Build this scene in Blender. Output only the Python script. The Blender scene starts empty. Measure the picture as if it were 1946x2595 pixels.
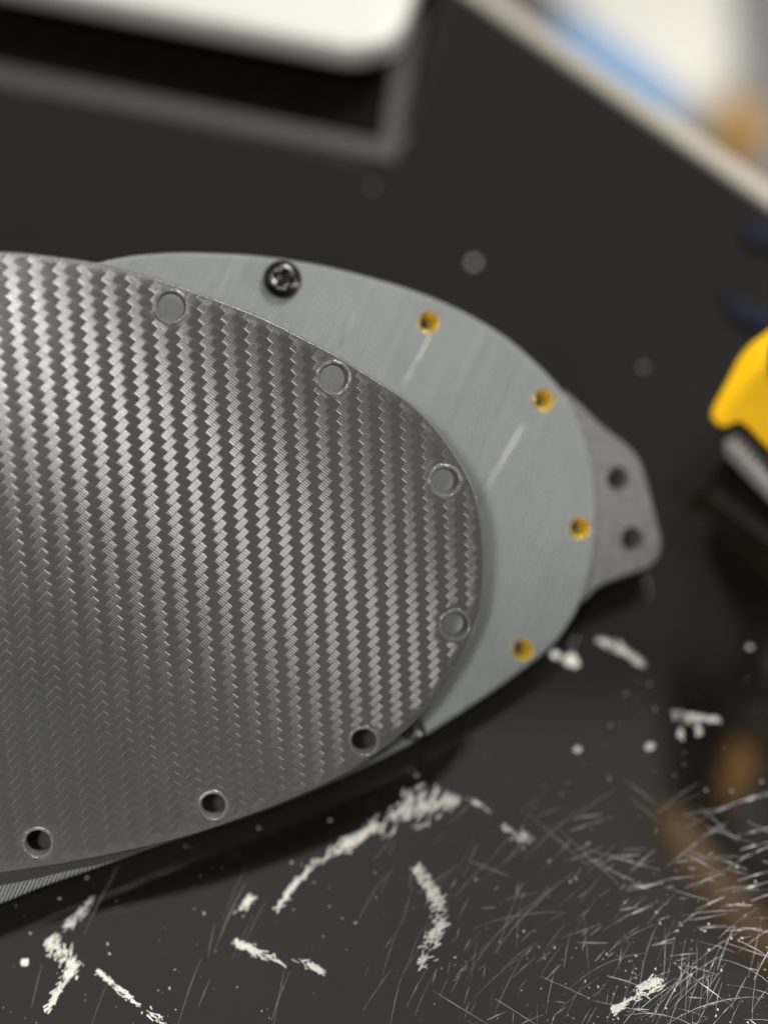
import bpy, bmesh, math, random
from mathutils import Vector, Matrix
from mathutils.geometry import delaunay_2d_cdt

random.seed(7)
S = bpy.context.scene
COL = S.collection
R = math.radians

# ------------------------------------------------------------------ camera
W, H = 1946.0, 2595.0            # pixel frame of the photograph
D = 0.220                        # metres to the focused cover
HF = 30.0
F = W / 2 / math.tan(R(HF / 2))  # focal length in pixels
K = D / F                        # metres per pixel at the focus distance

NT = Vector((0.03, 0.50, 0.845)) / 1.0173        # table plane   n.P = 1 (unit D)
NL = Vector((-0.16, -0.11, 1.0))                 # cover plane
NC = Vector((-0.198, 0.009, 0.938))              # enclosure top plane
UP = -NT.normalized()
FW = (Vector((0, 0, 1)) - UP * UP.z).normalized()
RT = FW.cross(UP)
CAMH = D / NT.length

def c2w(v):                       # camera space (right, down, forward; unit D) -> world metres
    v = v * D
    return Vector((RT.dot(v), FW.dot(v), UP.dot(v) + CAMH))
def dirw(v):
    return Vector((RT.dot(v), FW.dot(v), UP.dot(v)))
def ray(x, y):
    return Vector(((x - W / 2) / F, (y - H / 2) / F, 1.0))
def unp(x, y, n, off=0.0, sh=0.0):   # pixel on a plane set back by sh metres, then moved off metres behind it
    r = ray(x, y)
    p = c2w(r * (1 + n.length * sh / D) / n.dot(r))
    if off:
        p += dirw(n.normalized()) * off
    return p
def tab(x, y, up=0.0):
    p = unp(x, y, NT)
    p.z = up
    return p

cam_d = bpy.data.cameras.new('camera')
cam = bpy.data.objects.new('camera', cam_d)
COL.objects.link(cam)
cx, cy, cz = dirw(Vector((1, 0, 0))), dirw(Vector((0, -1, 0))), dirw(Vector((0, 0, -1)))
cam.matrix_world = Matrix(((cx.x, cy.x, cz.x, 0), (cx.y, cy.y, cz.y, 0), (cx.z, cy.z, cz.z, CAMH), (0, 0, 0, 1)))
cam_d.sensor_fit = 'HORIZONTAL'
cam_d.sensor_width = 36
cam_d.lens = 18 / math.tan(R(HF / 2))
cam_d.clip_start = 0.01
cam_d.clip_end = 20
cam_d.dof.use_dof = True
cam_d.dof.focus_distance = D * 0.988
cam_d.dof.aperture_fstop = 5.0
S.camera = cam
S.view_settings.view_transform = 'Standard'
S.view_settings.look = 'None'
S.view_settings.exposure = 0.0

# ------------------------------------------------------------------ light
wd = bpy.data.worlds.new('World'); S.world = wd; wd.use_nodes = True
bg = wd.node_tree.nodes['Background']
bg.inputs[0].default_value = (1.0, 0.97, 0.92, 1)
bg.inputs[1].default_value = 0.145

def area(name, pos, target, size, power, col):
    l = bpy.data.lights.new(name, 'AREA'); l.shape = 'RECTANGLE'
    l.size, l.size_y = size; l.energy = power; l.color = col
    o = bpy.data.objects.new(name, l); COL.objects.link(o)
    o.location = pos
    o.rotation_euler = (target - pos).to_track_quat('-Z', 'Y').to_euler()
    return o
LC = unp(700, 1200, NL)
def lamp_dir(x, y, z): return dirw(Vector((x, y, z))).normalized()
area('key_lamp', LC + lamp_dir(0.45, -0.74, -0.50) * 0.85, LC, (0.15, 0.15), 9.0, (1.0, 0.97, 0.92))
area('window_lamp', LC + lamp_dir(-0.17, -0.09, -0.98) * 0.75, LC, (0.07, 0.07), 4.2, (1.0, 0.97, 0.92))
area('ceiling_light', Vector((0.1, 0.25, 1.7)), Vector((0.1, 0.251, 0)), (1.5, 1.1), 1.35, (1.0, 0.945, 0.88))
area('front_fill', Vector((0.05, -1.5, 0.5)), Vector((0, 0.1, 0)), (0.7, 0.6), 2.2, (1.0, 0.97, 0.93))  # added low fill from behind the camera, brightens upright faces

# ------------------------------------------------------------------ node helpers
class NT_:
    def __init__(s, name):
        s.m = bpy.data.materials.new(name); s.m.use_nodes = True
        s.t = s.m.node_tree; s.b = s.t.nodes['Principled BSDF']
    def n(s, kind, **kw):
        nd = s.t.nodes.new(kind)
        for k, v in kw.items(): setattr(nd, k, v)
        return nd
    def l(s, a, b): s.t.links.new(a, b)
    def put(s, sock, v):
        if hasattr(v, 'is_linked') or isinstance(v, bpy.types.NodeSocket): s.l(v, sock)
        else: sock.default_value = v
    def math(s, op, a, b=0.0, c=None):
        nd = s.n('ShaderNodeMath', operation=op)
        s.put(nd.inputs[0], a); s.put(nd.inputs[1], b)
        if c is not None: s.put(nd.inputs[2], c)
        return nd.outputs[0]
    def mix(s, f, a, b):
        nd = s.n('ShaderNodeMix', data_type='RGBA')
        s.put(nd.inputs[0], f); s.put(nd.inputs[6], a); s.put(nd.inputs[7], b)
        return nd.outputs[2]
    def noise(s, scale, detail=3, rough=0.5, vec=None):
        nd = s.n('ShaderNodeTexNoise'); nd.inputs['Scale'].default_value = scale
        nd.inputs['Detail'].default_value = detail; nd.inputs['Roughness'].default_value = rough
        if vec is None:
            vec = s.n('ShaderNodeTexCoord').outputs['Object']
        s.l(vec, nd.inputs['Vector'])
        return nd.outputs['Fac']
    def ramp(s, f, stops):
        nd = s.n('ShaderNodeValToRGB'); s.l(f, nd.inputs[0])
        e = nd.color_ramp.elements
        while len(e) < len(stops): e.new(0.5)
        for k, (p, c) in zip(e, stops):
            k.position = p; k.color = c if len(c) == 4 else (*c, 1)
        return nd.outputs[0]
    def bump(s, h, dist, strength=1.0, normal=None):
        nd = s.n('ShaderNodeBump'); nd.inputs['Strength'].default_value = strength
        nd.inputs['Distance'].default_value = dist
        s.l(h, nd.inputs['Height'])
        if normal is not None: s.l(normal, nd.inputs['Normal'])
        return nd.outputs[0]
    def set(s, **kw):
        for k, v in kw.items(): s.put(s.b.inputs[k.replace('_', ' ')], v)
        return s

def plain(name, col, rough, metal=0.0, var=0.12, scale=300.0, bump=0.00004, spec=0.5):
    m = NT_(name)
    f = m.noise(scale, 4, 0.6)
    c = m.mix(f, (*[x * (1 - var) for x in col], 1), (*[min(1, x * (1 + var)) for x in col], 1))
    m.set(Base_Color=c, Roughness=m.math('MULTIPLY_ADD', f, 0.15, rough - 0.075), Metallic=metal)
    m.b.inputs['Specular IOR Level'].default_value = spec
    if bump: m.l(m.bump(f, bump), m.b.inputs['Normal'])
    return m.m

# woven cover surface: 2/2 twill of glossy flattened fibres, UV counted in tow widths
def weave_mat():
    m = NT_('weave_textured_plastic')
    uv = m.n('ShaderNodeUVMap'); uv.uv_map = 'weave'
    sp = m.n('ShaderNodeSeparateXYZ'); m.l(uv.outputs[0], sp.inputs[0])
    u0, v0 = sp.outputs[0], sp.outputs[1]
    # slight wobble so cells are not ruler straight
    wob = m.noise(1.7, 2, 0.5, uv.outputs[0])
    u = m.math('ADD', u0, m.math('MULTIPLY_ADD', wob, 0.10, -0.05))
    v = m.math('ADD', v0, m.math('MULTIPLY_ADD', wob, -0.10, 0.05))
    p, q = m.math('FLOOR', u), m.math('FLOOR', v)
    k = m.math('FLOORED_MODULO', m.math('SUBTRACT', p, q), 4.0)
    light = m.math('LESS_THAN', k, 1.5)
    fu, fv = m.math('FRACT', u), m.math('FRACT', v)
    sl = m.math('MULTIPLY', m.math('FRACT', m.math('MULTIPLY', m.math('ADD', m.math('SUBTRACT', v, p), 1.0), 0.25)), 2.0)
    sd = m.math('MULTIPLY', m.math('FRACT', m.math('MULTIPLY', m.math('SUBTRACT', m.math('SUBTRACT', u, q), 2.0), 0.25)), 2.0)
    def pick(a, b):
        return m.math('ADD', m.math('MULTIPLY', a, light), m.math('MULTIPLY', b, m.math('SUBTRACT', 1.0, light)))
    across, along = pick(fu, fv), pick(sl, sd)
    def dome(x, e):
        return m.math('SUBTRACT', 1.0, m.math('POWER', m.math('ABSOLUTE', m.math('MULTIPLY_ADD', x, 2.0, -1.0)), e))
    fine = m.math('SINE', m.math('MULTIPLY', pick(u, v), 2 * math.pi * 3.0))
    rast = m.math('SINE', m.math('MULTIPLY', v0, 2 * math.pi * 3.1))
    h = m.math('MULTIPLY_ADD', dome(across, 8.0), 0.35, m.math('MULTIPLY', dome(along, 8.0), 0.5))
    h = m.math('MULTIPLY_ADD', fine, 0.016, h)
    h = m.math('MULTIPLY_ADD', rast, 0.06, h)
    ra0 = m.n('ShaderNodeAttribute'); ra0.attribute_name = 'rim'; ra_ = ra0.outputs['Fac']
    grit = m.noise(2600.0, 3, 0.7)
    h = m.math('MULTIPLY_ADD', grit, 0.07, h)
    smp = m.n('ShaderNodeMapping'); smp.inputs['Scale'].default_value = (0.03, 4.2, 1); m.l(uv.outputs[0], smp.inputs[0])
    streak = m.noise(1.0, 2, 0.6, smp.outputs[0])
    h = m.math('MULTIPLY_ADD', streak, 0.10, h)
    wn = m.n('ShaderNodeTexWhiteNoise'); wn.noise_dimensions = '2D'
    cb = m.n('ShaderNodeCombineXYZ'); m.l(p, cb.inputs[0]); m.l(q, cb.inputs[1]); m.l(cb.outputs[0], wn.inputs['Vector'])
    rnd = wn.outputs['Value']
    big = m.noise(60.0, 3, 0.6)
    h = m.math('MULTIPLY_ADD', m.math('MULTIPLY', m.noise(1900.0, 3, 0.7), ra_), 1.6, h)
    m.l(m.bump(h, 0.000022), m.b.inputs['Normal'])
    edge = m.math('GREATER_THAN', m.math('ABSOLUTE', m.math('SUBTRACT', across, 0.5)), m.math('MULTIPLY_ADD', light, -0.03, 0.47))
    ra = m.n('ShaderNodeAttribute'); ra.attribute_name = 'rim'
    rim = m.math('MINIMUM', 1.0, m.math('MULTIPLY', m.math('POWER', ra.outputs['Fac'], 1.5), m.math('MULTIPLY_ADD', m.noise(900.0, 2, 0.6), 1.6, 0.4)))
    iso = m.math('MAXIMUM', m.math('MULTIPLY', edge, 0.75), rim)
    tan = m.n('ShaderNodeTangent'); tan.direction_type = 'UV_MAP'; tan.uv_map = 'weave'
    m.l(tan.outputs[0], m.b.inputs['Tangent'])
    col = m.mix(big, (0.036, 0.037, 0.038, 1), (0.050, 0.051, 0.051, 1))
    m.set(Base_Color=col, Anisotropic=m.math('SUBTRACT', 1.0, iso))
    m.set(Anisotropic_Rotation=m.math('MULTIPLY', m.math('SUBTRACT', 1.0, light), 0.25))
    m.set(Roughness=m.math('MULTIPLY_ADD', m.math('MULTIPLY_ADD', rnd, 0.35, m.math('MULTIPLY', streak, 1.6)), 0.13, m.math('MULTIPLY_ADD', big, 0.08, 0.15)))
    m.b.inputs['Specular IOR Level'].default_value = 0.9
    return m.m

# printed grey plastic with parallel extrusion lines (UV counted in lines)
def print_mat(name, col, dist, rough=0.42):
    m = NT_(name)
    uv = m.n('ShaderNodeUVMap'); uv.uv_map = 'lines'
    sp = m.n('ShaderNodeSeparateXYZ'); m.l(uv.outputs[0], sp.inputs[0])
    mp = m.n('ShaderNodeMapping'); mp.inputs['Scale'].default_value = (0.35, 0.008, 1); m.l(uv.outputs[0], mp.inputs[0])
    jit = m.noise(1.0, 2, 0.5, mp.outputs[0])
    s = m.math('SINE', m.math('MULTIPLY', m.math('ADD', sp.outputs[0], m.math('MULTIPLY', jit, 0.3)), 2 * math.pi))
    prof = m.math('POWER', m.math('ABSOLUTE', m.math('MULTIPLY_ADD', s, 0.5, 0.5)), 0.6)
    blot = m.noise(90.0, 4, 0.6)
    grit = m.noise(1500.0, 3, 0.6)
    blot = m.math('MULTIPLY_ADD', jit, 0.2, m.math('MULTIPLY', blot, 0.8))
    c = m.mix(blot, (*[x * 0.86 for x in col], 1), (*[x * 1.14 for x in col], 1))
    m.set(Base_Color=c, Roughness=m.math('MULTIPLY_ADD', blot, 0.2, rough - 0.1))
    h = m.math('MULTIPLY_ADD', grit, 0.05, m.math('MULTIPLY_ADD', jit, 1.2, prof))
    m.l(m.bump(h, dist), m.b.inputs['Normal'])
    return m.m

def table_mat():
    m = NT_('scratched_black_gloss')
    a = m.noise(45.0, 6, 0.7)
    b = m.noise(900.0, 4, 0.7)
    st = m.n('ShaderNodeMapping'); st.inputs['Scale'].default_value = (60, 1200, 1); st.inputs['Rotation'].default_value = (0, 0, R(40))
    m.l(m.n('ShaderNodeTexCoord').outputs['Object'], st.inputs[0])
    hair = m.noise(1.0, 3, 0.7, st.outputs[0])
    rough = m.math('ADD', m.math('MULTIPLY_ADD', a, 0.06, 0.01), m.math('MULTIPLY', m.math('POWER', hair, 3.0), 0.18))
    m.set(Base_Color=m.mix(a, (0.004, 0.004, 0.0038, 1), (0.010, 0.009, 0.008, 1)), Roughness=rough)
    m.l(m.bump(m.math('MULTIPLY_ADD', hair, 0.5, b), 0.000004), m.b.inputs['Normal'])
    m.b.inputs['IOR'].default_value = 1.85
    return m.m

M = dict(
    weave=weave_mat(),
    edge=plain('dark_grey_plastic', (0.10, 0.10, 0.098), 0.30, bump=0.00008, scale=1500),
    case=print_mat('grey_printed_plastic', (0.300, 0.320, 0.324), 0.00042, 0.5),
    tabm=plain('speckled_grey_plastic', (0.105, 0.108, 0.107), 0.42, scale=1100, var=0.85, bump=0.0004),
    seam=plain('smooth_grey_plastic', (0.285, 0.29, 0.272), 0.4, scale=600),
    brass=plain('brass', (1.0, 0.70, 0.09), 0.13, 0.65, scale=800),
    screw=plain('black_oxide_steel', (0.10, 0.098, 0.093), 0.25, 1.0, scale=1500, bump=0.00005),
    dark=plain('matte_black', (0.012, 0.012, 0.012), 0.6),  # also colours the patch painted as shade under the cover
    table=table_mat(),
    scuff=plain('pale_scuff', (0.66, 0.64, 0.60), 0.7, scale=3000, var=0.5, bump=0.0001),
    scratch=plain('silvery_scratch', (0.31, 0.31, 0.32), 0.42, 0.6, scale=900, var=0.3),
    strip=plain('beige_edge_banding', (0.34, 0.31, 0.27), 0.5),
    white=plain('white_plastic', (0.55, 0.545, 0.51), 0.35),
    black=plain('black_plastic', (0.015, 0.015, 0.015), 0.4),
    yellow=plain('yellow_plastic', (0.96, 0.52, 0.002), 0.4),
    ribm=plain('charcoal_plastic', (0.055, 0.053, 0.05), 0.45),
    greym=plain('light_grey_plastic', (0.42, 0.39, 0.37), 0.45),
    cream=plain('cream_card', (0.82, 0.79, 0.73), 0.7, scale=60),
    blue=plain('blue_cloth', (0.14, 0.36, 0.70), 0.8, scale=200),
    amber=plain('amber_plastic', (0.60, 0.32, 0.065), 0.35),
    frame=plain('slab_reflection_grey', (0.046, 0.045, 0.043), 0.6),  # colour of the strip that stands in for the slab's reflection
    tan=plain('unseen_grip_tan', (0.50, 0.33, 0.18), 0.5),
    navy=plain('navy_reflection_tint', (0.012, 0.0125, 0.022), 0.95, scale=500, spec=0.1),  # tint of the patches laid as blue table reflections
    floor=plain('grey_floor', (0.24, 0.235, 0.23), 0.7, scale=30),
)

# ------------------------------------------------------------------ object helpers
def tag(o, label=None, cat=None, kind=None, group=None):
    if label: o['label'] = label
    if cat: o['category'] = cat
    if kind: o['kind'] = kind
    if group: o['group'] = group
    return o
def empty(name, loc, label, cat, group=None):
    o = bpy.data.objects.new(name, None); COL.objects.link(o)
    o.location = loc; o.empty_display_size = 0.01
    return tag(o, label, cat, group=group)
def mesh(name, verts, faces, mat, parent=None, smooth=False, uv=None, mats=None, midx=None, loc=None):
    """world-space vertices; the object's origin is put at loc (or its parent's origin)"""
    org = Vector(loc) if loc is not None else (parent.location.copy() if parent else Vector((0, 0, 0)))
    me = bpy.data.meshes.new(name)
    me.from_pydata([tuple(Vector(v) - org) for v in verts], [], faces)
    if uv:
        nm, vals = uv
        lay = me.uv_layers.new(name=nm)
        for li, lp in enumerate(me.loops): lay.data[li].uv = vals[lp.vertex_index]
    for mm in (mats or [mat]): me.materials.append(mm)
    if midx:
        for p_, i_ in zip(me.polygons, midx): p_.material_index = i_
    if smooth:
        for p_ in me.polygons: p_.use_smooth = True
    me.update()
    o = bpy.data.objects.new(name, me); COL.objects.link(o)
    if parent:
        o.parent = parent
        pw = parent.location if parent.parent is None else parent.location + parent.parent.location
        o.location = org - pw
    else:
        o.location = org
    return o
class MB:
    def __init__(s): s.v = []; s.f = []
    def add(s, vs, fs):
        n = len(s.v); s.v += [Vector(x) for x in vs]; s.f += [tuple(i + n for i in f) for f in fs]
    def box(s, c, ax, ay, az):        # centre and half-axis vectors
        vs = [c + ax * i + ay * j + az * k for k in (-1, 1) for j in (-1, 1) for i in (-1, 1)]
        s.add(vs, [(0, 2, 3, 1), (4, 5, 7, 6), (0, 1, 5, 4), (2, 6, 7, 3), (0, 4, 6, 2), (1, 3, 7, 5)])
    def loops(s, ls, cap0=False, cap1=False):
        n = len(ls[0]); base = len(s.v)
        for l in ls: s.v += [Vector(x) for x in l]
        for a in range(len(ls) - 1):
            for i in range(n):
                j = (i + 1) % n
                s.f.append((base + a * n + i, base + a * n + j, base + (a + 1) * n + j, base + (a + 1) * n + i))
        if cap0: s.f.append(tuple(base + i for i in range(n))[::-1])
        if cap1: s.f.append(tuple(base + (len(ls) - 1) * n + i for i in range(n)))
    def out(s, name, mat, parent=None, smooth=False, loc=None):
        o = mesh(name, s.v, s.f, mat, parent, smooth, loc=loc)
        return o
def fixn(o):
    bm = bmesh.new(); bm.from_mesh(o.data)
    bmesh.ops.recalc_face_normals(bm, faces=bm.faces)
    bm.to_mesh(o.data); bm.free(); return o
def bevel(o, w, seg=3):
    md = o.modifiers.new('bevel', 'BEVEL'); md.width = w; md.segments = seg; md.limit_method = 'ANGLE'; md.angle_limit = R(35)
    for p_ in o.data.polygons: p_.use_smooth = True
    return o

def spline(pts, step=14.0):            # closed Catmull-Rom, resampled
    n = len(pts); P = [Vector(p) for p in pts]; dense = []
    for i in range(n):
        a, b, c, d = P[i - 1], P[i], P[(i + 1) % n], P[(i + 2) % n]
        for k in range(16):
            t = k / 16
            dense.append(0.5 * ((2 * b) + (c - a) * t + (2 * a - 5 * b + 4 * c - d) * t * t + (3 * b - a - 3 * c + d) * t ** 3))
    out = []; acc = 0.0; dense.append(dense[0])
    out.append(dense[0])
    for a, b in zip(dense, dense[1:]):
        L = (b - a).length
        while acc + L >= step:
            t = (step - acc) / L; a = a.lerp(b, t); out.append(a); L = (b - a).length; acc = 0
        acc += L
    if (out[-1] - out[0]).length < step * 0.4: out.pop()
    return out
def smooth_loop(pts, it=3):
    for _ in range(it):
        pts = [(pts[i - 1] + pts[i] * 2 + pts[(i + 1) % len(pts)]) / 4 for i in range(len(pts))]
    return pts
def area2(pts): return sum(a.x * b.y - b.x * a.y for a, b in zip(pts, pts[1:] + pts[:1]))
def inset(pts, d):                     # pixel polygon moved inwards
    s = 1 if area2(pts) > 0 else -1; out = []
    n = len(pts)
    for i in range(n):
        t = (pts[(i + 1) % n] - pts[i - 1]).normalized()
        out.append(pts[i] + Vector((-t.y, t.x)) * d * s)
    return out
def inside(p, poly):
    r = False; n = len(poly); j = n - 1
    for i in range(n):
        a, b = poly[i], poly[j]
        if (a.y > p.y) != (b.y > p.y) and p.x < (b.x - a.x) * (p.y - a.y) / (b.y - a.y) + a.x: r = not r
        j = i
    return r
def triang(outer, holes, step):
    pts = [p.copy() for p in outer]; edges = [(i, (i + 1) % len(outer)) for i in range(len(outer))]
    for h in holes:
        b = len(pts); pts += [p.copy() for p in h]; edges += [(b + i, b + (i + 1) % len(h)) for i in range(len(h))]
    nfix = len(pts)
    xs = [p.x for p in outer]; ys = [p.y for p in outer]
    if step:
        y = min(ys); row = 0
        while y < max(ys):
            x = min(xs) + (step / 2 if row % 2 else 0)
            while x < max(xs):
                p = Vector((x, y))
                if inside(p, outer) and not any(inside(p, h) for h in holes):
                    if min((p - q).length_squared for q in pts[:nfix]) > (step * 0.5) ** 2: pts.append(p)
                x += step
            y += step * 0.87; row += 1
    vs, _, fs, *_ = delaunay_2d_cdt(pts, edges, [], 0, 1e-5)
    fo = []
    for f in fs:
        c = sum((vs[i] for i in f), Vector((0, 0))) / len(f)
        if inside(c, outer) and not any(inside(c, h) for h in holes): fo.append(tuple(f))
    return vs, fo
def circle(cx_, cy_, r, n=40, jit=0.0, sy=1.0, rng=random):
    ph = [rng.uniform(0, 6.28) for _ in range(4)]
    out = []
    for i in range(n):
        a = 2 * math.pi * i / n
        k = 1 + jit * (math.sin(3 * a + ph[0]) + 0.7 * math.sin(7 * a + ph[1]) + 0.6 * math.sin(11 * a + ph[2]))
        out.append(Vector((cx_ + r * k * math.cos(a), cy_ + r * k * sy * math.sin(a))))
    return out

# ------------------------------------------------------------------ setting: table, floor
e1, e2 = tab(1196, 0), tab(1946, 528)
te = (e2 - e1).normalized()
tin = Vector((te.y, -te.x, 0))
if tin.dot(tab(600, 1500) - e1) < 0: tin = -tin
A0, A1 = e1 - te * 1.0, e2 + te * 0.8
mb = MB()
top = [A0, A1, A1 + tin * 1.3, A0 + tin * 1.3]
mb.loops([[p - Vector((0, 0, 0.025)) for p in top], top], True, True)
tabletop = tag(fixn(mb.out('tabletop', M['table'])), kind='structure')
tabletop['label'] = 'scratched glossy black table top'
wstrip = (tab(1279, 0) - e1).dot(-tin)
mb = MB()
mb.loops([[a - tin * o_ + Vector((0, 0, z_)) for a, o_, z_ in ((A0, 0.0003, -0.024), (A1, 0.0003, -0.024), (A1, wstrip, -0.024), (A0, wstrip, -0.024))],
          [a - tin * o_ + Vector((0, 0, z_)) for a, o_, z_ in ((A0, 0.0003, 0.0012), (A1, 0.0003, 0.0012), (A1, wstrip, 0.0008), (A0, wstrip, 0.0008))]], True, True)
edge_strip = bevel(fixn(mb.out('edge_strip', M['strip'], tabletop)), 0.001)
FZ = -0.30
mb = MB(); mb.add([(-4, -4, FZ), (4, -4, FZ), (4, 5, FZ), (-4, 5, FZ)], [(0, 1, 2, 3)])
tag(mb.out('floor', M['floor']), kind='structure')

# ------------------------------------------------------------------ cover plate
LID = [(0, 636), (84, 642), (169, 653), (232, 662), (338, 687), (422, 711), (506, 741), (600, 776), (688, 813), (769, 855), (853, 898),
       (937, 951), (1022, 1005), (1064, 1041), (1106, 1085), (1149, 1144), (1191, 1212), (1212, 1275), (1223, 1350), (1226, 1440), (1220, 1515),
       (1206, 1576), (1177, 1643), (1143, 1707), (1105, 1768), (1063, 1820), (995, 1882), (911, 1941), (827, 1988), (700, 2043), (543, 2100),
       (434, 2133), (271, 2170), (163, 2190), (0, 2216), (-150, 2234), (-300, 2240), (-450, 2232), (-600, 2206), (-800, 2132), (-1000, 2005),
       (-1180, 1830), (-1280, 1640), (-1320, 1430), (-1280, 1200), (-1150, 990), (-960, 830), (-780, 735), (-600, 680), (-420, 648), (-200, 633)]
HOLES = [(433, 777, 36), (845, 958, 35), (1127, 1220, 33), (1153, 1585, 31), (922, 1880, 30), (540, 2043, 29), (96, 2138, 31), (-40, 690, 36)]
lid_px = smooth_loop(spline(LID, 14), 2)
cover_org = unp(-50, 1430, NL)
cover = empty('textured_cover', cover_org, 'dark grey oval cover plate with woven carbon look, lying over the grey enclosure', 'cover')

# weave coordinates: the flat lattice of the print bed seen in perspective
WN = Vector((-0.294, -0.257, 1.0)); WW = 27.114 / F; WA = 0.034
wn_ = WN.normalized()
we1 = (Vector((1, 0, 0)) - wn_ * wn_.x).normalized(); we2 = wn_.cross(we1)
wv = we2 * math.cos(WA) + we1 * math.sin(WA); wh = we1 * math.cos(WA) - we2 * math.sin(WA)
def weave_uv(p):
    r = ray(p.x, p.y); P = r / WN.dot(r)
    a, b = P.dot(wh) / WW, P.dot(wv) / WW      # one unit of b = one step down a stripe
    return (b + a, b - a)                      # tow counts along the two fibre directions
t0 = weave_uv(Vector((679.6, 1178.7)))
def lid_uv(p):
    q = weave_uv(p); return (q[0] - t0[0] + 42, q[1] - t0[1] + 40)

rng = random.Random(3)
ht = [circle(x, y, r + 1.5, 44, 0.010, 1.0, rng) for x, y, r in HOLES]
hb = [circle(x, y, r - 2.5, 44, 0.0, 1.0, rng) for x, y, r in HOLES]
TH = 0.0024
vs, fs = triang(inset(lid_px, 5), ht, 26)
NFIX = len(lid_px) + sum(len(h) for h in ht); NTOP = len(vs)
verts = [unp(p.x, p.y, NL) for p in vs]; uvs = [lid_uv(p) for p in vs]
nrm = dirw(-NL.normalized())
def orient(verts, f, n):
    a, b, c = (verts[i] for i in f[:3])
    return f if (b - a).cross(c - a).dot(n) > 0 else tuple(reversed(f))
fs = [orient(verts, f, nrm) for f in fs]
midx = [0] * len(fs)
def ringadd(loops2, inner=False):
    base = len(verts); n = len(loops2[0][0])
    for pl, dz in loops2:
        for p in pl: verts.append(unp(p.x, p.y, NL, dz)); uvs.append(lid_uv(p))
    for a in range(len(loops2) - 1):
        for i in range(n):
            j = (i + 1) % n
            fs.append((base + a * n + i, base + a * n + j, base + (a + 1) * n + j, base + (a + 1) * n + i)); midx.append(1)
ringadd([(inset(lid_px, 5), 0), (inset(lid_px, 1.2), 0.00012), (lid_px, 0.00045), (lid_px, TH - 0.0003), (inset(lid_px, 4), TH)])
for a, b in zip(ht, hb):
    ringadd([(a, 0), (b, 0.0008), (b, TH)])
vb, fb = triang(inset(lid_px, 4), hb, 0)
base = len(verts)
for p in vb: verts.append(unp(p.x, p.y, NL, TH)); uvs.append(lid_uv(p))
for f in fb: fs.append(orient(verts, tuple(i + base for i in f), -nrm)); midx.append(1)
plate = mesh('plate', verts, fs, None, cover, False, ('weave', uvs), [M['weave'], M['edge']], midx)
at_ = plate.data.attributes.new('rim', 'FLOAT', 'POINT')
for i in range(len(verts)): at_.data[i].value = 0.0 if NFIX <= i < NTOP else 1.0
for i, p_ in enumerate(plate.data.polygons):
    if p_.material_index == 1: p_.use_smooth = True

# raised, slightly ragged lips the nozzle left round each screw hole
for (x, y, r), lp in zip(HOLES, ht):
    ls = []
    n = 44
    prof = ((11, 0.00002), (8, -0.00012), (5, -0.00022), (1.5, -0.00016), (0, 0.00001))
    amp = [rng.uniform(0.1, 1.7) for _ in range(n)]
    wid = [rng.uniform(0.6, 1.35) for _ in range(n)]
    amp = [(amp[i - 1] + amp[i] + amp[(i + 1) % n] * 0.5) / 2.5 for i in range(n)]; wid = [(wid[i - 1] + wid[i] + wid[(i + 1) % n]) / 3 for i in range(n)]
    sk = rng.uniform(0.6, 1.3); amp = [q * sk for q in amp]
    for o_, z_ in prof:
        l = []
        for i, p in enumerate(lp):
            d = (p - Vector((x, y))).normalized()
            q = p + d * o_ * wid[i]
            l.append(unp(q.x, q.y, NL, z_ * (amp[i] if z_ < 0 else 1)))
        ls.append(l)
    mb = MB(); mb.loops(ls)
    mb.out('hole_rim', M['edge'], cover)

# ------------------------------------------------------------------ enclosure
CASE = [(253, 659), (316, 645), (367, 639), (464, 634), (591, 638), (675, 645), (760, 657), (853, 675), (980, 709), (1064, 736), (1149, 771), (1233, 816),
        (1300, 860), (1345, 900), (1392, 944), (1431, 990), (1460, 1042), (1482, 1100), (1500, 1153), (1511, 1211), (1516, 1280), (1515, 1352), (1508, 1412),
        (1495, 1475), (1468, 1548), (1435, 1602), (1400, 1645), (1333, 1699), (1270, 1745), (1206, 1789), (1122, 1844), (1059, 1882), (995, 1916), (919, 1954),
        (700, 2048), (500, 2117), (400, 2149), (320, 2180), (234, 2211), (163, 2235), (81, 2265), (0, 2298), (-200, 2360), (-420, 2410), (-650, 2435), (-850, 2410),
        (-1020, 2310), (-1100, 2150), (-1090, 1960), (-1010, 1750), (-860, 1500), (-650, 1250), (-420, 1040), (-180, 860), (60, 735), (170, 685)]
INS = [(1087, 815, 28), (1378, 1012, 28), (1470, 1338, 28), (1326, 1647, 28)]
case_px = smooth_loop(spline(CASE, 16), 3)
enc_org = unp(300, 1500, NC, 0.008)
enc = empty('enclosure', enc_org, 'light grey printed plastic enclosure with brass inserts and a mounting tab, under the cover plate', 'enclosure')
cn = dirw(-NC.normalized())
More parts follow.
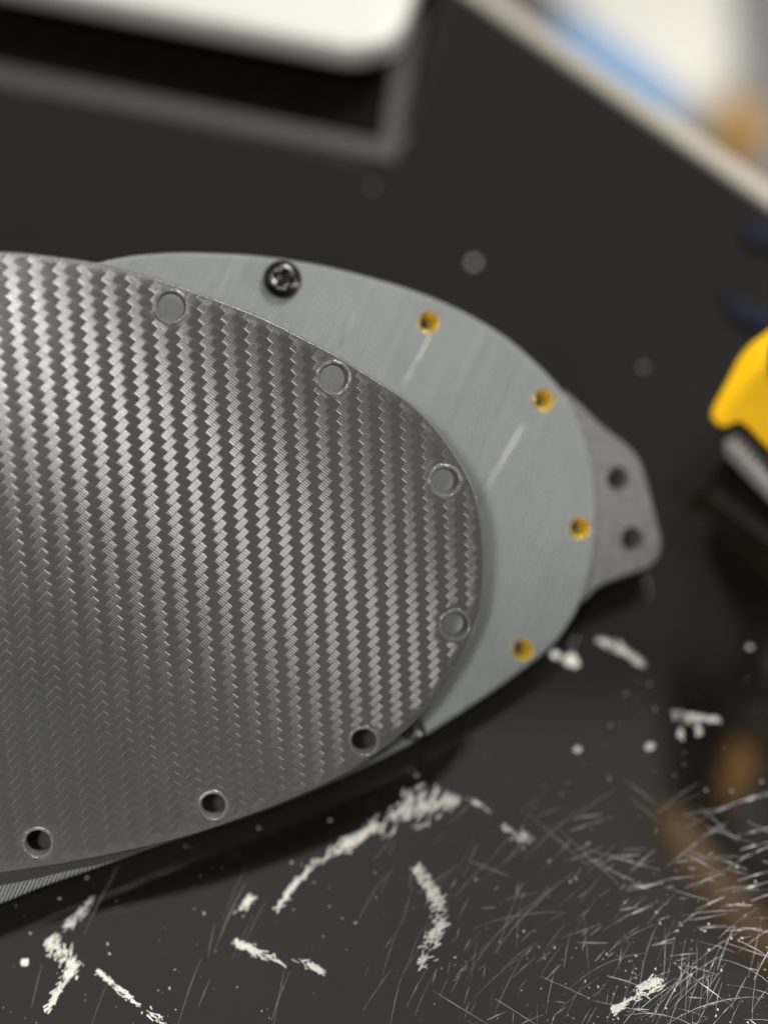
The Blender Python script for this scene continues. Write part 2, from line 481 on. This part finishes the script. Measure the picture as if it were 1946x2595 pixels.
# printed line direction, measured in the plane of the enclosure top
g0, g1 = unp(430, 800, NC), unp(430 + 200, 800 - 440, NC)
gd = (g1 - g0).normalized(); gp = cn.cross(gd).normalized()
PITCH = 8.8 * K * 1.03
def line_uv(w): return ((w - g0).dot(gp) / PITCH, (w - g0).dot(gd) / PITCH)
ih = [circle(x, y, r, 32, 0.0, 1.0, rng) for x, y, r in INS]
vs, fs2 = triang(inset(case_px, 15), ih, 60)
verts = [unp(p.x, p.y, NC) for p in vs]
fs = [orient(verts, f, cn) for f in fs2]
def ringc(loops2):
    base = len(verts); n = len(loops2[0][0])
    for pl, dz in loops2:
        for p in pl: verts.append(unp(p.x, p.y, NC, dz))
    for a in range(len(loops2) - 1):
        for i in range(n):
            j = (i + 1) % n
            fs.append((base + a * n + i, base + a * n + j, base + (a + 1) * n + j, base + (a + 1) * n + i))
    return base + (len(loops2) - 1) * n, n
DEP = 0.011
b_, n_ = ringc([(inset(case_px, 15), 0), (inset(case_px, 13.5), 0.00004), (inset(case_px, 8), 0.00022), (inset(case_px, 4), 0.0008), (inset(case_px, 1.2), 0.0013), (case_px, 0.0021),
                (inset(case_px, 2), DEP * 0.8), (inset(case_px, 12), DEP)])
fs.append(tuple(b_ + i for i in range(n_)))
for lp in ih: ringc([(lp, 0), (lp, 0.006)])
shell = mesh('shell', verts, fs, M['case'], enc, True, ('lines', [line_uv(v) for v in verts]))

# brass threaded inserts
def frame(x, y, n, off=0.0):
    o = unp(x, y, n, off); ax = -n.normalized()
    a = (Vector((1, 0, 0)) - ax * ax.x).normalized(); b = ax.cross(a)
    return o, dirw(a), dirw(b), dirw(ax)
def lathe(o, a, b, ax, prof, n=32, ph=0.0):
    return [[o + (a * math.cos(2 * math.pi * i / n + ph) + b * math.sin(2 * math.pi * i / n + ph)) * r + ax * z for i in range(n)] for r, z in prof]
for x, y, r in INS:
    o, a, b, ax = frame(x, y, NC)
    rr = r * K * (1 / NC.dot(ray(x, y)))
    mb = MB()
    prof = [(rr * 1.02, -0.0060), (rr * 1.02, -0.0004), (rr * 0.98, -0.0002)]
    z = -0.0003
    while z > -0.0032:                                   # tapered thread
        k_ = 0.97 + 0.16 * z / 0.001
        prof += [(rr * k_, z), (rr * (k_ - 0.07), z - 0.0003)]; z -= 0.0005
    mb.loops(lathe(o, a, b, ax, prof, 32))
    ins = fixn(mb.out('threaded_insert', M['brass'], enc, True))
    mb = MB(); mb.loops(lathe(o, a, b, ax, [(rr * 0.6, -0.0036), (0.0001, -0.0036)], 20)); mb.out('insert_bottom', M['dark'], enc)

gk = [Vector(p) for p in ((-60, 2085), (96, 2080), (320, 2045), (540, 1985), (750, 1910), (900, 1832), (970, 1846), (978, 1898), (930, 1922), (830, 1975), (700, 2030), (560, 2084), (470, 2112), (400, 2137), (330, 2166), (250, 2191), (163, 2209), (81, 2229), (0, 2244), (-60, 2252))]  # dark sheet laid as painted shade under the cover's lower edge and holes
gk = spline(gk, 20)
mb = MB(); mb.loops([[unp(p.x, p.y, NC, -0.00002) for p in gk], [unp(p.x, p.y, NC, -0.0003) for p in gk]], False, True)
fixn(mb.out('shade_patch', M['dark'], enc))

# faint raised seams across the printed top
for (x0, y0, x1, y1, w_) in ((1090, 850, 1000, 1022, 7), (1326, 1078, 1196, 1300, 9), (900, 790, 862, 880, 4)):
    p0, p1 = Vector((x0, y0)), Vector((x1, y1)); t = (p1 - p0).normalized(); s_ = Vector((-t.y, t.x)) * w_ / 2
    lo = [p0 - s_, p0 + s_, p1 + s_, p1 - s_]; hi = [p0 - s_ * 0.4, p0 + s_ * 0.4, p1 + s_ * 0.4, p1 - s_ * 0.4]
    mb = MB(); mb.loops([[unp(p.x, p.y, NC, 0.00003) for p in lo], [unp(p.x, p.y, NC, -0.00005) for p in hi]], False, True)
    fixn(mb.out('layer_seam', M['seam'], enc, True))

# mounting tab, set lower than the top face
TAB = [(1420, 985), (1460, 1012), (1497, 1046), (1533, 1080), (1580, 1116), (1613, 1146), (1630, 1176), (1645, 1225), (1663, 1298), (1678, 1354), (1681, 1386),
       (1673, 1415), (1650, 1440), (1598, 1460), (1544, 1479), (1512, 1495), (1490, 1520), (1430, 1540), (1360, 1400), (1350, 1200), (1370, 1050)]
tab_px = smooth_loop(spline(TAB, 12), 2)
TD = 0.0045
th = [circle(1566, 1214, 25, 32, 0, 1.1), circle(1602, 1367, 26, 32, 0, 1.1)]
vs, f2 = triang(inset(tab_px, 9), [inset(h, -4) for h in th], 0)
verts = [unp(p.x, p.y, NC, 0, TD) for p in vs]; fs = [orient(verts, f, cn) for f in f2]
def ringt(l2):
    base = len(verts); n = len(l2[0][0])
    for pl, dz in l2:
        for p in pl: verts.append(unp(p.x, p.y, NC, dz - TD, TD))
    for a in range(len(l2) - 1):
        for i in range(n):
            j = (i + 1) % n; fs.append((base + a * n + i, base + a * n + j, base + (a + 1) * n + j, base + (a + 1) * n + i))
    return base + (len(l2) - 1) * n, n
ringt([(inset(tab_px, 9), TD), (inset(tab_px, 3), TD + 0.0003), (tab_px, TD + 0.0012), (inset(tab_px, 1), TD + 0.0045), (inset(tab_px, 3), TD + 0.0050)])
for h in th: ringt([(inset(h, -4), TD), (h, TD + 0.0004), (h, TD + 0.0050)])
vs, f2 = triang(inset(tab_px, 3), th, 0); b0 = len(verts)
verts += [unp(p.x, p.y, NC, 0.0050, TD) for p in vs]
fs += [orient(verts, tuple(i + b0 for i in f), -cn) for f in f2]
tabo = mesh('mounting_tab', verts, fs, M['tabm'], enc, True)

# pan head screw with a cross recess
o, a, b, ax = frame(714, 709, NC)
RS = 48 * K * (1 / NC.dot(ray(714, 709)))
NR, NA = 26, 72
def head_z(r, t):
    q = r / RS
    z = 0.0021 * math.sqrt(max(0.0, 1 - (q * 0.93) ** 2.3))
    x_, y_ = r * math.cos(t + 0.35), r * math.sin(t + 0.35)
    arm, wd_ = RS * 0.56, RS * 0.15
    for m_, n2 in ((abs(x_), abs(y_)), (abs(y_), abs(x_))):
        if m_ < arm and n2 < wd_ * 1.4:
            k = min(1.0, (arm - m_) / (arm * 0.35)) * min(1.0, max(0.0, (wd_ * 1.4 - n2) / (wd_ * 0.5)))
            z -= 0.0015 * max(0, k); break
    return z
verts = []; fs = []
for i in range(NR):
    r_ = RS * (i / (NR - 1)) ** 0.9
    for j in range(NA):
        t = 2 * math.pi * j / NA
        verts.append(o + (a * math.cos(t) + b * math.sin(t)) * max(r_, 1e-6) + ax * head_z(r_, t))
for j in range(NA):
    t = 2 * math.pi * j / NA; verts.append(o + (a * math.cos(t) + b * math.sin(t)) * RS * 0.97 - ax * 0.0001)
for i in range(NR):
    for j in range(NA):
        k = (j + 1) % NA; fs.append((i * NA + j, i * NA + k, (i + 1) * NA + k, (i + 1) * NA + j))
fixn(mesh('screw', verts, fs, M['screw'], enc, True))

o, a, b, ax = frame(1046, 1852, NC)
mb = MB(); mb.loops(lathe(o, a, b, ax, [(0.0020, -0.0001), (0.0020, 0.0004), (0.0017, 0.0010), (0.0011, 0.0014), (0.0009, 0.0009), (0.0002, 0.0008)], 28), True, True)
fixn(mb.out('screw', M['screw'], enc, True))

# ------------------------------------------------------------------ white slab behind
HS = 0.0110; TS = 0.0065
def at_h(x, y, h):
    r = ray(x, y); d0 = dirw(r); t = (h - CAMH) / d0.z
    return Vector((0, 0, CAMH)) + d0 * t
c0 = at_h(1000, 196, HS); c1 = at_h(117, 18, HS)
sx = (c1 - c0); Ls = sx.length * 1.35; sx.normalize(); sx.z = 0
sy = (at_h(1062, -10, HS) - c0); sy.z = 0; sy.normalize()
def rrect(c, ax_, ay_, L, Wd, r, n=8):
    out = []
    for (qx, qy, a0) in ((r, r, 180), (L - r, r, 270), (L - r, Wd - r, 0), (r, Wd - r, 90)):
        for i in range(n + 1):
            t = R(a0 + 90 * i / n); out.append(c + ax_ * (qx + r * math.cos(t)) + ay_ * (qy + r * math.sin(t)))
    return out
slab = empty('white_slab', c0, 'white rounded slab raised above the black table, cut off by the top of the picture', 'box')
Z = Vector((0, 0, 1))
rs = 0.013
mb = MB()
def rl(i, z): return [p + Z * (z - HS) for p in rrect(c0 + sx * i + sy * i, sx, sy, Ls - 2 * i, 0.13 - 2 * i, rs - i)]
mb.loops([rl(0.0006, HS), rl(0, HS + 0.0006), rl(0, HS + TS - 0.0012), rl(0.0004, HS + TS - 0.0004), rl(0.0014, HS + TS)], False, True)
fixn(mb.out('cover_shell', M['white'], slab, True))
mb = MB(); mb.loops([rl(0.0007, HS + 0.0002), rl(0.0007, HS + 0.0012)], True, True); fixn(mb.out('base_panel', M['black'], slab))
for fx, fy in ((0.02, 0.085), (Ls - 0.02, 0.085), (Ls * 0.5, 0.11)):
    p = c0 + sx * fx + sy * fy; p.z = 0
    mb = MB(); mb.loops(lathe(p, Vector((1, 0, 0)), Vector((0, 1, 0)), Z, [(0.006, 0.0), (0.0055, HS + 0.0004)], 20), True, True); fixn(mb.out('foot', M['black'], slab))

# ------------------------------------------------------------------ yellow tool battery at the right
q0, q1 = tab(1815, 1192), tab(1946, 1312)
bx = (q1 - q0).normalized(); bz = Z
by = Vector((-bx.y, bx.x, 0)); by = by if by.x > 0 else -by          # away from the visible face
def onface(x, y, off=0.0):                                           # pixel on the vertical face plane
    d0 = dirw(ray(x, y)); c_ = Vector((0, 0, CAMH)); p0 = q0 + by * off
    t = (p0 - c_).dot(by) / d0.dot(by); return c_ + d0 * t
def extr(name, px, off, depth, mat, par, bev=0.001, lean=None):
    l0 = [onface(x, y, off) for x, y in px]
    if lean:                                                         # face leaning back from its lower edge
        c_ = Vector((0, 0, CAMH)); nn_ = (by * 0.62 - Z * 0.78); p0 = onface(*lean); l0 = []
        for x, y in px:
            d0 = dirw(ray(x, y)); l0.append(c_ + d0 * ((p0 - c_).dot(nn_) / d0.dot(nn_)))
    mb = MB(); mb.loops([l0, [p + by * depth for p in l0]], True, True)
    o = fixn(mb.out(name, mat, par)); 
    if bev: bevel(o, bev)
    return o
tool = empty('cordless_tool', q0 + bx * 0.04, 'yellow and black cordless tool standing on its ribbed battery, cut off by the right edge', 'power tool')
ysp = [(p.x, p.y) for p in spline([(1797, 1050), (1813, 1012), (1838, 965), (1868, 908), (1903, 870), (1946, 852), (2010, 850), (2120, 905), (2180, 1080), (2130, 1290), (2060, 1258),
       (1946, 1143), (1893, 1088), (1866, 1070), (1842, 1083), (1815, 1082)], 16)]
extr('housing', ysp, 0.0, 0.030, M['yellow'], tool, 0.004, lean=(1946, 1143))
extr('base', [(1832, 1075), (1880, 1072), (1960, 1140), (2130, 1300), (2110, 1440), (1946, 1262), (1835, 1150)], 0.003, 0.040, M['black'], tool, 0.001)
extr('rim_band', [(1828, 1122), (1838, 1114), (1856, 1124), (1946, 1222), (2090, 1380), (2090, 1425), (1946, 1272), (1842, 1163), (1830, 1148)], 0.0005, 0.044, M['greym'], tool, 0.0012)
for i in range(11):
    x = 1850 + i * 15.5; y = 1092 + i * 15.6
    extr('rib', [(x, y), (x + 8, y + 7), (x + 2, y + 46), (x - 6, y + 38)], 0.0012, 0.004, M['ribm'], tool, 0.0004)
mb = MB(); mb.box(q0 + bx * 0.048 + by * 0.024 + Z * 0.0025, bx * 0.034, by * 0.014, Z * 0.0026); mb.out('foot_pad', M['black'], tool)

def mirrored(x, y, s_):                # point met by the table reflection of a pixel, s_ focus distances past the table
    r = ray(x, y); q = r / NT.dot(r); return c2w(q + (r - UP * (2 * r.dot(UP))) * s_)
def tube(name, pts, rads, mat, n=14):
    mb = MB(); ls = []
    for i, p in enumerate(pts):
        t = (pts[min(i + 1, len(pts) - 1)] - pts[max(i - 1, 0)]).normalized()
        a_ = t.cross(Vector((0.3, 0.2, 1))).normalized(); b_ = t.cross(a_)
        ls.append([p + (a_ * math.cos(2 * math.pi * k / n) + b_ * math.sin(2 * math.pi * k / n)) * rads[i] for k in range(n)])
    mb.loops(ls, True, True)
    return fixn(mb.out(name, mat, tool, True))
hs = tab(2010, 1190, 0.028)
tube('unseen_handle', [hs, hs.lerp(mirrored(1900, 1830, 0.62), 0.5) + Vector((0.012, 0, 0)), mirrored(1930, 1830, 0.66)], [0.012, 0.013, 0.015], M['black'])  # unseen tool parts from here on, added for the brown shapes mirrored below
tube('unseen_motor_body', [mirrored(x, y, 0.72) for x, y in ((1730, 1700), (1800, 1840), (1830, 1990), (1900, 2150), (1990, 2330))], [0.004, 0.013, 0.016, 0.017, 0.014], M['ribm'], 20)
tube('unseen_trim', [mirrored(x, y, 0.60) for x, y in ((1760, 1700), (1822, 1760), (1868, 1840), (1880, 1920), (1850, 2000), (1820, 2040))], [0.0015, 0.0026, 0.0036, 0.0042, 0.0036, 0.001], M['amber'])
tube('unseen_grip', [mirrored(x, y, 0.60) for x, y in ((1640, 2030), (1690, 2090), (1760, 2200), (1850, 2320), (1960, 2450), (2050, 2560))], [0.001, 0.006, 0.006, 0.007, 0.008, 0.006], M['tan'])

up_c = mirrored(1800, 2000, 0.60)
area('tool_underside_fill', up_c + Vector((0.02, 0.0, -0.075)), up_c, (0.02, 0.02), 0.19, (1.0, 0.93, 0.82))  # added lamp, lights the unseen tool parts from below for their reflection

# ------------------------------------------------------------------ grey strip on the table, standing in for the slab's reflection
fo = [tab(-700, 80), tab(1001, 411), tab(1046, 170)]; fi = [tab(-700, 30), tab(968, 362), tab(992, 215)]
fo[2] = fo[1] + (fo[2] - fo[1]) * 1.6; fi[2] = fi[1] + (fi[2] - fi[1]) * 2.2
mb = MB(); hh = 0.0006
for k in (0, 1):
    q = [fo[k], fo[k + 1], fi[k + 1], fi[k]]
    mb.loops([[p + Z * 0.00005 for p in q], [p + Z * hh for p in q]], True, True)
tag(fixn(mb.out('slab_reflection_strip', M['frame'], loc=fo[1])), 'thin dark grey strip standing in for the reflection of the white slab in the table', 'frame')  # 'frame' here is only the stand-in strip for the slab's reflection

# ------------------------------------------------------------------ things on the floor beyond the table edge
def fl(x, y, up=0.0):
    return at_h(x, y, FZ + up)
def blob_box(name, px, h, mat, label, cat, r=0.01):
    l0 = [fl(x, y, h) for x, y in px]; c_ = sum(l0, Vector()) / len(l0); c_.z = FZ
    mb = MB(); mb.loops([[Vector((p.x, p.y, FZ + 0.0005)) for p in l0], l0], True, True)
    o = fixn(mb.out(name, mat, loc=c_)); bevel(o, r, 4)
    return tag(o, label, cat)
blob_box('white_carton', [(1290, -200), (1480, 90), (1600, 200), (1760, 250), (1900, 160), (1860, -200)], 0.05, M['cream'], 'blurred cream white carton on the floor beyond the table edge', 'carton', 0.02)
blob_box('blue_cloth', [(1370, 30), (1450, 20), (1590, 110), (1740, 225), (1715, 285), (1560, 205), (1400, 100)], 0.06, M['blue'], 'blurred light blue folded cloth beside the white carton', 'cloth', 0.01)
blob_box('amber_bottle', [(1835, 240), (1890, 225), (1935, 260), (1930, 340), (1880, 365), (1830, 320)], 0.05, M['amber'], 'blurred amber bottle near the right edge beyond the table', 'bottle', 0.02)

nv = []  # flat navy patches standing in for blue reflections in the table
for px in ([(1880, 575), (1960, 540), (2040, 590), (2040, 660), (1950, 640), (1890, 625)], [(1825, 745), (1880, 765), (1960, 790), (2040, 800), (2040, 870), (1950, 850), (1860, 820)]):
    nv.append([tab(x, y, 0.0) for x, y in px])
mb = MB()
for l in nv: mb.loops([l, [p + Z * 0.0015 for p in l]], True, True)
navy = bevel(fixn(mb.out('navy_reflection', M['navy'], loc=tab(1946, 740))), 0.0006)
tag(navy, 'dark navy patches standing in for blue reflections in the table behind the yellow tool, at the right edge', 'reflection')

# ------------------------------------------------------------------ scuffs, scratches and dust on the table
def shred(mb, x0, y0, x1, y1, w0, w1, h=0.00012, lift=0.00002):
    a_, b_ = tab(x0, y0), tab(x1, y1)
    t = (b_ - a_)
    if t.length < 1e-6: return
    t.normalize(); s_ = Vector((-t.y, t.x, 0))
    k0, k1 = w0 * K / 2, w1 * K / 2
    lo = [a_ - s_ * k0, a_ + s_ * k0, b_ + s_ * k1, b_ - s_ * k1]
    m_ = a_.lerp(b_, 0.5) + Z * h
    mb.add([p + Z * lift for p in lo] + [a_.lerp(b_, 0.25) + Z * h, a_.lerp(b_, 0.75) + Z * h],
           [(0, 4, 1), (1, 4, 5, 2), (2, 5, 3), (3, 5, 4, 0)])
def scuff(path, wid, n, ang, ln, seed, lab=None):
    rg = random.Random(seed); mb = MB()
    P = [Vector(p) for p in path]; seg = [(b - a).length for a, b in zip(P, P[1:])]; tot = sum(seg)
    clumps = [rg.random() * tot for _ in range(max(3, n // 9))]
    for i in range(int(n * 2.2)):
        d_ = min(tot, max(0, rg.choice(clumps) + rg.gauss(0, tot * 0.07))) if rg.random() < 0.7 else rg.random() * tot
        k = 0
        while k < len(seg) - 1 and d_ > seg[k]: d_ -= seg[k]; k += 1
        f_ = min(1.0, d_ / seg[k])
        p = P[k].lerp(P[k + 1], f_); w_ = wid[k] + (wid[k + 1] - wid[k]) * f_
        t = (P[k + 1] - P[k]).normalized(); s_ = Vector((-t.y, t.x))
        out_ = rg.gauss(0, 0.36)
        p = p + s_ * out_ * w_
        an = R(ang + rg.gauss(0, 20)); L = ln * rg.uniform(0.15, 0.95) * (1 - 0.4 * min(1, abs(out_)))
        dd = Vector((math.cos(an), -math.sin(an))) * L / 2
        shred(mb, p.x - dd.x, p.y - dd.y, p.x + dd.x, p.y + dd.y, rg.uniform(1.2, 5.5), rg.uniform(0.8, 3), rg.uniform(0.00003, 0.0001))
    o = mb.out('scuff_mark', M['scuff'], tabletop)
    if lab: o['label'] = lab
    return o
scuff([(706, 2300), (745, 2245), (790, 2195), (850, 2155), (900, 2125)], [7, 9, 12, 17, 12], 46, 52, 42, 1, 'long pale scuff running up to the wide ragged scuff')
scuff([(880, 2150), (930, 2105), (1000, 2080), (1060, 2040), (1110, 2035), (1160, 2030)], [12, 20, 44, 74, 46, 14], 110, 60, 40, 2, 'wide ragged pale scuff below the cover plate')
scuff([(1055, 2200), (1090, 2245), (1115, 2300), (1118, 2350), (1085, 2400), (1070, 2450)], [14, 18, 26, 24, 34, 12], 100, 38, 36, 3, 'upright jagged pale scuff in the foreground')
scuff([(600, 2390), (650, 2410), (720, 2445)], [10, 18, 10], 40, -28, 34, 4)
scuff([(740, 2425), (780, 2445), (825, 2470)], [14, 12, 8], 26, -32, 30, 5)
scuff([(238, 2270), (205, 2320), (160, 2350)], [12, 16, 16], 30, 55, 28, 6)
scuff([(125, 2380), (160, 2420), (180, 2440)], [30, 34, 30], 50, 50, 26, 7)
scuff([(195, 2440), (160, 2490), (120, 2560)], [26, 22, 12], 50, 58, 32, 8)
scuff([(250, 2465), (330, 2530), (420, 2600)], [6, 10, 26], 50, -38, 30, 9)
scuff([(1510, 1620), (1560, 1640), (1600, 1660), (1632, 1690)], [16, 20, 18, 14], 46, -40, 26, 10)
scuff([(1705, 1810), (1760, 1820), (1815, 1825)], [14, 22, 14], 36, 5, 30, 11)
scuff([(1722, 1835), (1728, 1875)], [10, 9], 14, 85, 20, 12); scuff([(1765, 1835), (1775, 1868)], [12, 10], 14, 80, 20, 13)
scuff([(1275, 2095), (1310, 2115), (1350, 2130)], [16, 26, 14], 30, -15, 16, 14)
scuff([(1560, 2560), (1620, 2520), (1665, 2490)], [10, 24, 26], 60, 30, 40, 15)
scuff([(1185, 2022), (1240, 2055)], [7, 6], 16, -30, 24, 16)
scuff([(590, 2330), (640, 2275)], [14, 14], 18, 50, 26, 17)

rg = random.Random(21); mb = MB()
def arc(x, y, ang, L, bend, w_):
    p = Vector((x, y)); n = max(2, int(L / 40)); a_ = ang
    for i in range(n):
        q = p + Vector((math.cos(R(a_)), -math.sin(R(a_)))) * L / n
        f0 = 1 - abs(2 * i / n - 1) * 0.6; f1 = 1 - abs(2 * (i + 1) / n - 1) * 0.6
        shred(mb, p.x, p.y, q.x, q.y, w_ * f0, w_ * f1, w_ * K * rg.uniform(0.15, 0.5))
        p = q; a_ += bend / n
def swirl(n, xr, yr, L, ws, jit=14):
    for _ in range(n):
        x, y = rg.uniform(*xr), rg.uniform(*yr)
        cx_, cy_ = 1841 + rg.gauss(0, 160), 2811 + rg.gauss(0, 120)
        ang = math.degrees(math.atan2(cx_ - x, cy_ - y)); rad = math.hypot(cx_ - x, cy_ - y); l_ = rg.uniform(*L)
        arc(x, y, ang + rg.gauss(0, jit), l_, -math.degrees(l_ / max(250, rad)), rg.choice(ws))
swirl(150, (900, 1960), (2060, 2620), (25, 130), (0.6, 0.8, 1.0, 1.5, 2.2), 10)
swirl(26, (1150, 1900), (2150, 2600), (120, 300), (0.8, 1.2, 1.8), 5)
swirl(60, (1050, 1800), (2150, 2620), (12, 60), (1.2, 2.2, 3.2), 14)
swirl(16, (0, 1060), (2330, 2620), (60, 200), (0.7, 1.0, 1.6), 8)
for _ in range(34):
    arc(rg.gauss(1760, 120), rg.gauss(2560, 60), rg.gauss(72, 14), rg.uniform(60, 190), rg.uniform(-20, 10), rg.choice((0.8, 1.2, 1.8)))
for _ in range(20):
    arc(rg.uniform(1000, 1900), rg.uniform(1950, 2600), rg.gauss(-28, 10), rg.uniform(60, 220), rg.uniform(-5, 5), rg.choice((1.0, 1.4, 2.2)))
for _ in range(26):
    arc(rg.uniform(1400, 1900), rg.uniform(2020, 2420), rg.gauss(12, 7), rg.uniform(40, 130), rg.uniform(-5, 8), rg.choice((1.6, 2.6, 4)))
tag(mb.out('scratches', M['scratch'], tabletop), kind='stuff')
mb = MB()
for _ in range(480):
    x, y = rg.uniform(0, 1960), rg.uniform(1700, 2640)
    if rg.random() < 0.45: x, y = rg.gauss(1650, 200), rg.gauss(2480, 110)
    s_ = rg.choice((1.2, 1.5, 1.5, 2, 2.5, 3, 4.5)); a_ = rg.uniform(0, 6.3)
    shred(mb, x, y, x + math.cos(a_) * s_ * 1.4, y + math.sin(a_) * s_ * 1.4, s_, s_ * 0.6, 0.0001)
def fleck(x, y, s_):
    c_ = tab(x, y); n_ = 9; l = []
    for i in range(n_):
        a_ = 2 * math.pi * i / n_; k_ = s_ * K * 1.2 * rg.uniform(0.6, 1.1)
        l.append(c_ + Vector((math.cos(a_) * k_, math.sin(a_) * k_, 0.00003)))
    mb.loops([l, [c_.lerp(p, 0.6) + Z * s_ * K * 0.3 for p in l]], False, True)
for x, y, s_ in ((1200, 665, 10), (945, 470, 4), (1630, 930, 5), (1450, 1672, 22), (1408, 1662, 14), (60, 2440, 12), (1463, 1900, 10), (1646, 1892, 12), (1900, 1640, 9)):
    fleck(x, y, s_)
tag(mb.out('dust_flecks', M['scuff'], tabletop), kind='stuff')
